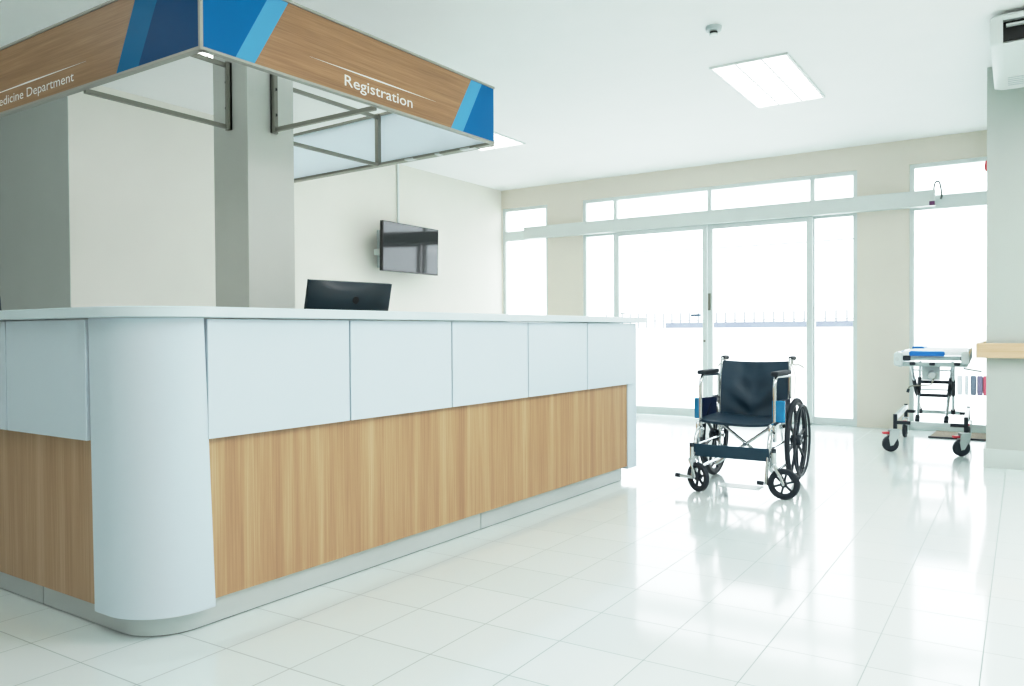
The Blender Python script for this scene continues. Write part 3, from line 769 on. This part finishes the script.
# push handles and brake levers
for s in (-1, 1):
    MB().tube([(s * BS[s], .085, .8885), (s * BS[s], .12, .889), (s * BS[s], .20, .886)], [.016, .017, .018], 12).build('push_handle', M['rubber'], wc)
    mb = MB(); mb.box((s * BS[s] - .012, .085, .845), (s * BS[s] + .012, .13, .885)); mb.tube(fillet([(s * BS[s], .11, .858), (s * (BS[s] + .02), .12, .838), (s * (BS[s] + .045), .16, .842), (s * (BS[s] + .068), .20, .818)], .02), .0055, 8)
    mb.tube(fillet([(s * BS[s], .11, .85), (s * (BS[s] + .035), .10, .76), (s * (BS[s] + .03), .06, .60), (s * (BS[s] + .02), .02, .40)], .1), .003, 6)
    mb.build('brake_lever', M['steel_d'], wc)
    mb = MB(); mb.box((s * (BS[s] + .03) - .012, -.34, .42), (s * (BS[s] + .03) + .012, -.26, .445)); mb.tube([(s * (BS[s] + .03), -.30, .43), (s * (BS[s] + .036), -.34, .50)], .006, 8)
    mb.tube([(s * (BS[s] + .03), -.33, .43), (s * (BS[s] + .03), -.29, .33)], .007, 8)
    mb.build('parking_brake', M['chrome'], wc)
# big wheels
for s in (-1, 1):
    c = (s * .298, 0, .304); ax = (1, 0, 0)
    w = MB().torus(c, ax, .286, .0185, 56, 10).build('rear_wheel', M['rubber'], wc)
    rm = MB().lathe(c, ax, [(.272, -.012), (.258, -.012), (.254, 0), (.258, .012), (.272, .012)], 56); rm.lathe(c, ax, [(.0001, -.035), (.036, -.035), (.042, -.012), (.042, .012), (.036, .035), (.0001, .035)], 24, closed=False)
    for k in range(8):
        a = 2 * PI * k / 8 + .2; d = Vector((0, math.cos(a), math.sin(a))); e = Vector((0, -math.sin(a), math.cos(a)))
        rm.obox(Vector(c) + d * .15, d * .112, e * .0085, Vector((.008, 0, 0)))
    rm.build('wheel_rim', M['mag'], w)
    h = MB().torus((s * .338, 0, .304), ax, .252, .0095, 56, 8)
    for k in range(6):
        a = 2 * PI * k / 6; d = Vector((0, math.cos(a), math.sin(a)))
        h.tube([Vector((s * .338, 0, .304)) + d * .252, Vector((s * .305, 0, .304)) + d * .258], .004, 6)
    h.build('hand_rim', M['mag'], w)
    MB().cyl((s * .225, 0, .304), (s * .345, 0, .304), .013, 14).build('axle', M['chrome'], w)
# casters
for s, tr in ((1, Vector((.98, .10, 0)).normalized()), (-1, Vector((.87, -.5, 0)).normalized())):
    st = Vector((.024 + s * .275, -.655, 0)); ax = Vector((-tr.y, tr.x, 0)); c = st + tr * .062 + Vector((0, 0, .1005))
    t = MB().lathe(c, ax, [(.100, -.008), (.1, .008), (.094, .016), (.074, .016), (.068, .010), (.068, -.010), (.074, -.016), (.094, -.016)], 44).build('caster_wheel', M['rubber'], wc)
    h = MB().disc(c, ax, .022, .036, 20); h.lathe(c, ax, [(.074, -.009), (.074, .009), (.062, .006), (.062, -.006)], 44)
    for k in range(6):
        a = 2 * PI * k / 6 + .3; d = tr * math.cos(a) + Vector((0, 0, 1)) * math.sin(a); e = -tr * math.sin(a) + Vector((0, 0, 1)) * math.cos(a)
        h.obox(c + d * .044, d * .026, e * .007, ax * .007)
    h.build('caster_hub', M['mag'], t)
    fk = MB(); top = st + Vector((0, 0, .222))
    for q in (-1, 1):
        fk.tube(fillet([top, top + ax * q * .027 + Vector((0, 0, -.006)), c + ax * q * .026 - tr * .02 + Vector((0, 0, .05)), c + ax * q * .026], .02), [.011] * 23 if False else .0095, 8)
    fk.cyl(st + Vector((0, 0, .21)), st + Vector((0, 0, .300)), .018, 14); fk.cyl(c - ax * .03, c + ax * .03, .008, 10)
    fk.build('caster_fork', M['chrome'], t)
    MB().cyl(st + Vector((0, 0, .298)), st + Vector((0, 0, .325)), .016, 14).build('fork_cap', M['rubber'], t)
# leg rests
for s in (-1, 1):
    x = s * .25
    mb = MB(); mb.tube(fillet([(x * .98, -.44, .40), (x * .98, -.52, .425), (x, -.585, .36), (x, -.66, .085)], .06), .0115, 10)
    mb.tube([(x * .98, -.455, .22), (x * .99, -.60, .29)], .009, 8)
    lr = mb.build('leg_rest', M['chrome'], wc)
    if s > 0:
        MB().box((-.03, -.79, .070), (x - .012, -.665, .076)).build('foot_plate', M['plastic_g'], lr, smooth=False, bevel=.002)
        MB().cyl((x - .012, -.675, .098), (x - .052, -.675, .098), .014, 14).build('bumper', M['rubber'], lr)
    else:
        MB().tube([(x + .06, -.665, .088), (x - .085, -.665, .095)], .013, 12).build('foot_bar', M['chrome'], lr)
        MB().cyl((x - .08, -.665, .095), (x - .115, -.665, .0965), .0145, 14).build('bumper', M['rubber'], lr)
        MB().box((x + .01, -.70, .085), (x + .018, -.60, .23)).build('foot_plate', M['plastic_g'], lr, smooth=False, bevel=.002)
def cs(u, v):
    return (-.272 + .536 * u, -.628 + .0 * u + .05 * (4 * (u - .5) ** 2) * 0 + .035 * (v - .5) * -1 + .02 * (1 - (2 * u - 1) ** 2), .232 + .088 * v - .004 * (1 - (2 * u - 1) ** 2))
sheet(cs, 16, 4, .006, 'calf_strap', M['strap'], wc)

# ------------------------------------------------------------------ stretcher
st = thing('stretcher', 'white wheeled stretcher with blue pad by the right window', 'stretcher', (-.69, 7.78, 0), math.radians(2))
LN = 1.06
# base frame
mb = MB()
for x in (-.272, .278):
    mb.box((x - .018, -.04, .285), (x + .018, LN + .03, .325))
mb.box((-.19, -.03, .238), (.205, .012, .272)); mb.box((-.19, LN - .03, .25), (.205, LN + .012, .284))
mb.build('base_frame', M['stw'], st, smooth=False, bevel=.004)
for x, xi in ((-.272, -.15), (.278, .16)):
    for y in (-.05, LN):
        MB().cyl((x, y, .205), (x, y, .335), .017, 14).cyl((x, y, .262), (xi, y, .262), .016, 10).build('corner_post', M['rubber'], st)
for x in (-.272, .278):
    for y, front in ((-.05, True), (LN, False)):
        tr = Vector((-.75, -.45, 0)).normalized() if front else Vector((-.1, -.95, 0)).normalized()
        ax = Vector((-tr.y, tr.x, 0)); s0 = Vector((x, y, 0)); c = s0 + tr * .042 + Vector((0, 0, .072))
        t = MB().lathe(c, ax, [(.0001, -.018), (.045, -.018), (.064, -.016), (.072, -.010), (.072, .010), (.064, .016), (.045, .018), (.0001, .018)], 32, closed=False).build('caster_wheel', M['rubber'], st)
        fk = MB()
        for q in (-1, 1):
            a = c + ax * q * .024
            pts = [s0 + tr * -.03 + Vector((0, 0, .195)), s0 + tr * .055 + Vector((0, 0, .195)), s0 + tr * .066 + Vector((0, 0, .12)), c + tr * .012 + Vector((0, 0, -.018)), c - tr * .016 + Vector((0, 0, -.012)), s0 + tr * -.02 + Vector((0, 0, .14))]
            pts = [p + ax * q * .024 for p in pts]; k = len(pts)
            fk.add(pts + [p + ax * .004 for p in pts], [tuple(range(k)), tuple(range(2 * k - 1, k - 1, -1))] + [(i, (i + 1) % k, k + (i + 1) % k, k + i) for i in range(k)])
        fk.obox(s0 + tr * .013 + Vector((0, 0, .197)), tr * .043, ax * .028, Vector((0, 0, .004)))
        fk.build('caster_fork', M['plastic_g'], t, smooth=False)
        if front:
            MB().obox(s0 + tr * .085 + Vector((0, 0, .168)), tr * .027, ax * .02, Vector((0, 0, .010))).build('brake_pedal', M['red'], t, bevel=.005)
        else:
            MB().obox(s0 + tr * .08 + Vector((0, 0, .163)), tr * .03, ax * .02, Vector((0, 0, .009))).build('brake_pedal', M['red'], t, bevel=.005)
# scissor legs: two crossing tubes at each side, dark sleeves and cross bars in the middle
for s, xa, xb_ in ((-1, -.10, -.125), (1, .125, .15)):
    for (p, q) in (((xa, .02, .285), (xb_, .80, .775)), ((xa + s * .028, .86, .285), (xb_ + s * .028, .06, .775))):
        p = Vector(p); q = Vector(q)
        l = MB().tube([p, q], .0135, 10).build('scissor_leg', M['chrome'], st)
        MB().tube([p.lerp(q, .40), p.lerp(q, .70)], .018, 12).build('leg_sleeve', M['rubber'], l)
        MB().tube([p.lerp(q, -.01), p.lerp(q, .06)], .020, 12).build('leg_foot', M['rubber'], l)
mb = MB()
p = Vector((-.10, .02, .285)); q = Vector((-.125, .80, .775)); p2 = Vector((.125, .02, .285)); q2 = Vector((.15, .80, .775))
for t in (.41, .64): MB().tube([p.lerp(q, t), p2.lerp(q2, t)], .0155, 10).build('cross_bar', M['rubber'], st)
mb = MB(); p = Vector((-.133, .86, .285)); q = Vector((-.153, .06, .775)); p2 = Vector((.153, .86, .285)); q2 = Vector((.178, .06, .775))
for t in (.5, .9): MB().tube([p.lerp(q, t), p2.lerp(q2, t)], .007, 8).build('tie_rod', M['chrome'], st)
# bed frame
mb = MB()
for x in (-.215, .275):
    mb.rbox((x - .017, -.26, .772), (x + .017, 1.62, .822), .008, 3, 1)
mb.rbox((-.20, -.24, .775), (.26, -.20, .812), .008, 3, 0); mb.rbox((-.20, 1.56, .775), (.26, 1.60, .812), .008, 3, 0)
mb.rbox((-.16, -.25, .83), (.24, -.215, .862), .008, 3, 0)
mb.build('bed_frame', M['frame_g'], st)
mb = MB()
for x in (-.12, .03, .215): MB().rbox((x - .022, -.262, .786), (x + .022, -.238, .812), .008, 3, 1).build('end_clamp', M['rubber'], st)
for x in (-.165, .27): MB().rbox((x - .03, -.255, .825), (x + .03, -.20, .868), .01, 3, 1).build('pivot_block', M['rubber'], st)
# rounded white corner bumpers
mb = MB(); mb.rbox((-.262, -.30, .778), (-.195, -.20, .898), .022, 4, 1); o = mb.build('corner_bumper', M['stw'], st, bevel=.01)
MB().cyl((-.236, -.305, .838), (-.236, -.296, .838), .018, 16).build('bumper_socket', M['plastic_g'], o)
mb = MB(); mb.rbox((.245, -.30, .80), (.305, -.20, .905), .022, 4, 1); mb.build('corner_bumper', M['stw'], st, bevel=.01)
# mattress, with its blue end and white sheet
mt = MB(); mt.rbox((-.20, -.27, .872), (.285, 1.58, .905), .014, 4, 1); mt = mt.build('mattress', M['sheetw'], st, bevel=.006)
MB().rbox((-.145, -.277, .866), (.125, -.10, .908), .014, 4, 1).build('blue_pad', M['bedblue'], mt, bevel=.004)
MB().rbox((-.205, .9, .895), (-.10, 1.45, .925), .012, 4, 1).build('blue_pad', M['bedblue'], mt, bevel=.004)
# folding side rails
for s, x in ((-1, -.262), (1, .298)):
    mb = MB(); mb.tube(fillet([(x, -.1, .80), (x, -.1, .925 if s > 0 else .885), (x, 1.3, .925 if s > 0 else .885), (x, 1.3, .80)], .05), .010, 8)
    for y in (.25, .6, .95): mb.tube([(x, y, .80), (x, y, .92 if s > 0 else .88)], .007, 8)
    mb.build('side_rail', M['chrome'], st)
MB().tube([(.26, -.20, .762), (.39, -.12, .735)], .007, 8).build('release_lever', M['chrome'], st)
# crank gear
ck = MB(); ck.box((-.055, -.16, .655), (.085, -.14, .79)); ck = ck.build('crank_plate', M['plastic_g'], st, smooth=False, bevel=.004)
MB().lathe((.028, -.16, .70), (0, -1, 0), [(.0001, 0), (.038, 0), (.04, .02), (.025, .05), (.0001, .05)], 24, closed=False).build('crank_gear', M['steel'], ck)
MB().tube(fillet([(.04, -.19, .675), (.02, -.21, .615), (-.12, -.24, .607), (-.145, -.25, .60), (-.15, -.25, .575)], .02), .006, 8).build('crank_handle', M['steel_d'], ck)
MB().cyl((-.15, -.25, .58), (-.157, -.25, .55), .011, 12).build('crank_knob', M['rubber'], ck)

# ------------------------------------------------------------------ light
w = bpy.data.worlds.new('sky'); sc.world = w; w.use_nodes = True
bg = w.node_tree.nodes['Background']; bg.inputs['Color'].default_value = (.93, .97, 1.0, 1); bg.inputs['Strength'].default_value = 5.6
def area(name, loc, size, energy, color, rot=(0, 0, 0), portal=False):
    ld = bpy.data.lights.new(name, 'AREA'); ld.shape = 'RECTANGLE'; ld.size, ld.size_y = size; ld.energy = energy; ld.color = color
    o = bpy.data.objects.new(name, ld); col.objects.link(o); o.location = loc; o.rotation_euler = rot
    if portal: ld.cycles.is_portal = True
    return o
for i, (a, b) in enumerate(ops):
    area('window_portal', ((a + b) / 2, YE + .14, WT / 2), (b - a, WT), 1, (1, 1, 1), (-PI / 2, 0, 0), True)
# further ceiling lights of the hall, behind and beside the camera
for x, y, e in ((-4.8, .6, 9), (-1.7, .6, 9), (1.4, .6, 40), (.2, 3.2, 45), (1.6, 5.2, 60), (-1.7, -1.6, 4)):
    area('ceiling_lamp', (x, y, ZC - .02), (.6, 1.2), e, (.98, 1.0, 1.0))

vs = sc.view_settings
vs.view_transform = 'Standard'; vs.look = 'None'; vs.exposure = 0.08; vs.gamma = 1.0
vs.use_curve_mapping = True
cm = vs.curve_mapping; cm.white_level = (3.0, 3.0, 3.0); cm.extend = 'HORIZONTAL'
cc = cm.curves[3]
cc.points[0].location = (0, 0); cc.points[1].location = (1, 1)
for px_, py_ in ((.0167, .052), (.06, .195), (.1667, .56), (.3, .80), (.55, .94)): cc.points.new(px_, py_)
cm.update()
sc.cycles.use_denoising = True
sc.cycles.max_bounces = 12; sc.cycles.diffuse_bounces = 6; sc.cycles.transparent_max_bounces = 16
sc.cycles.sample_clamp_indirect = 8
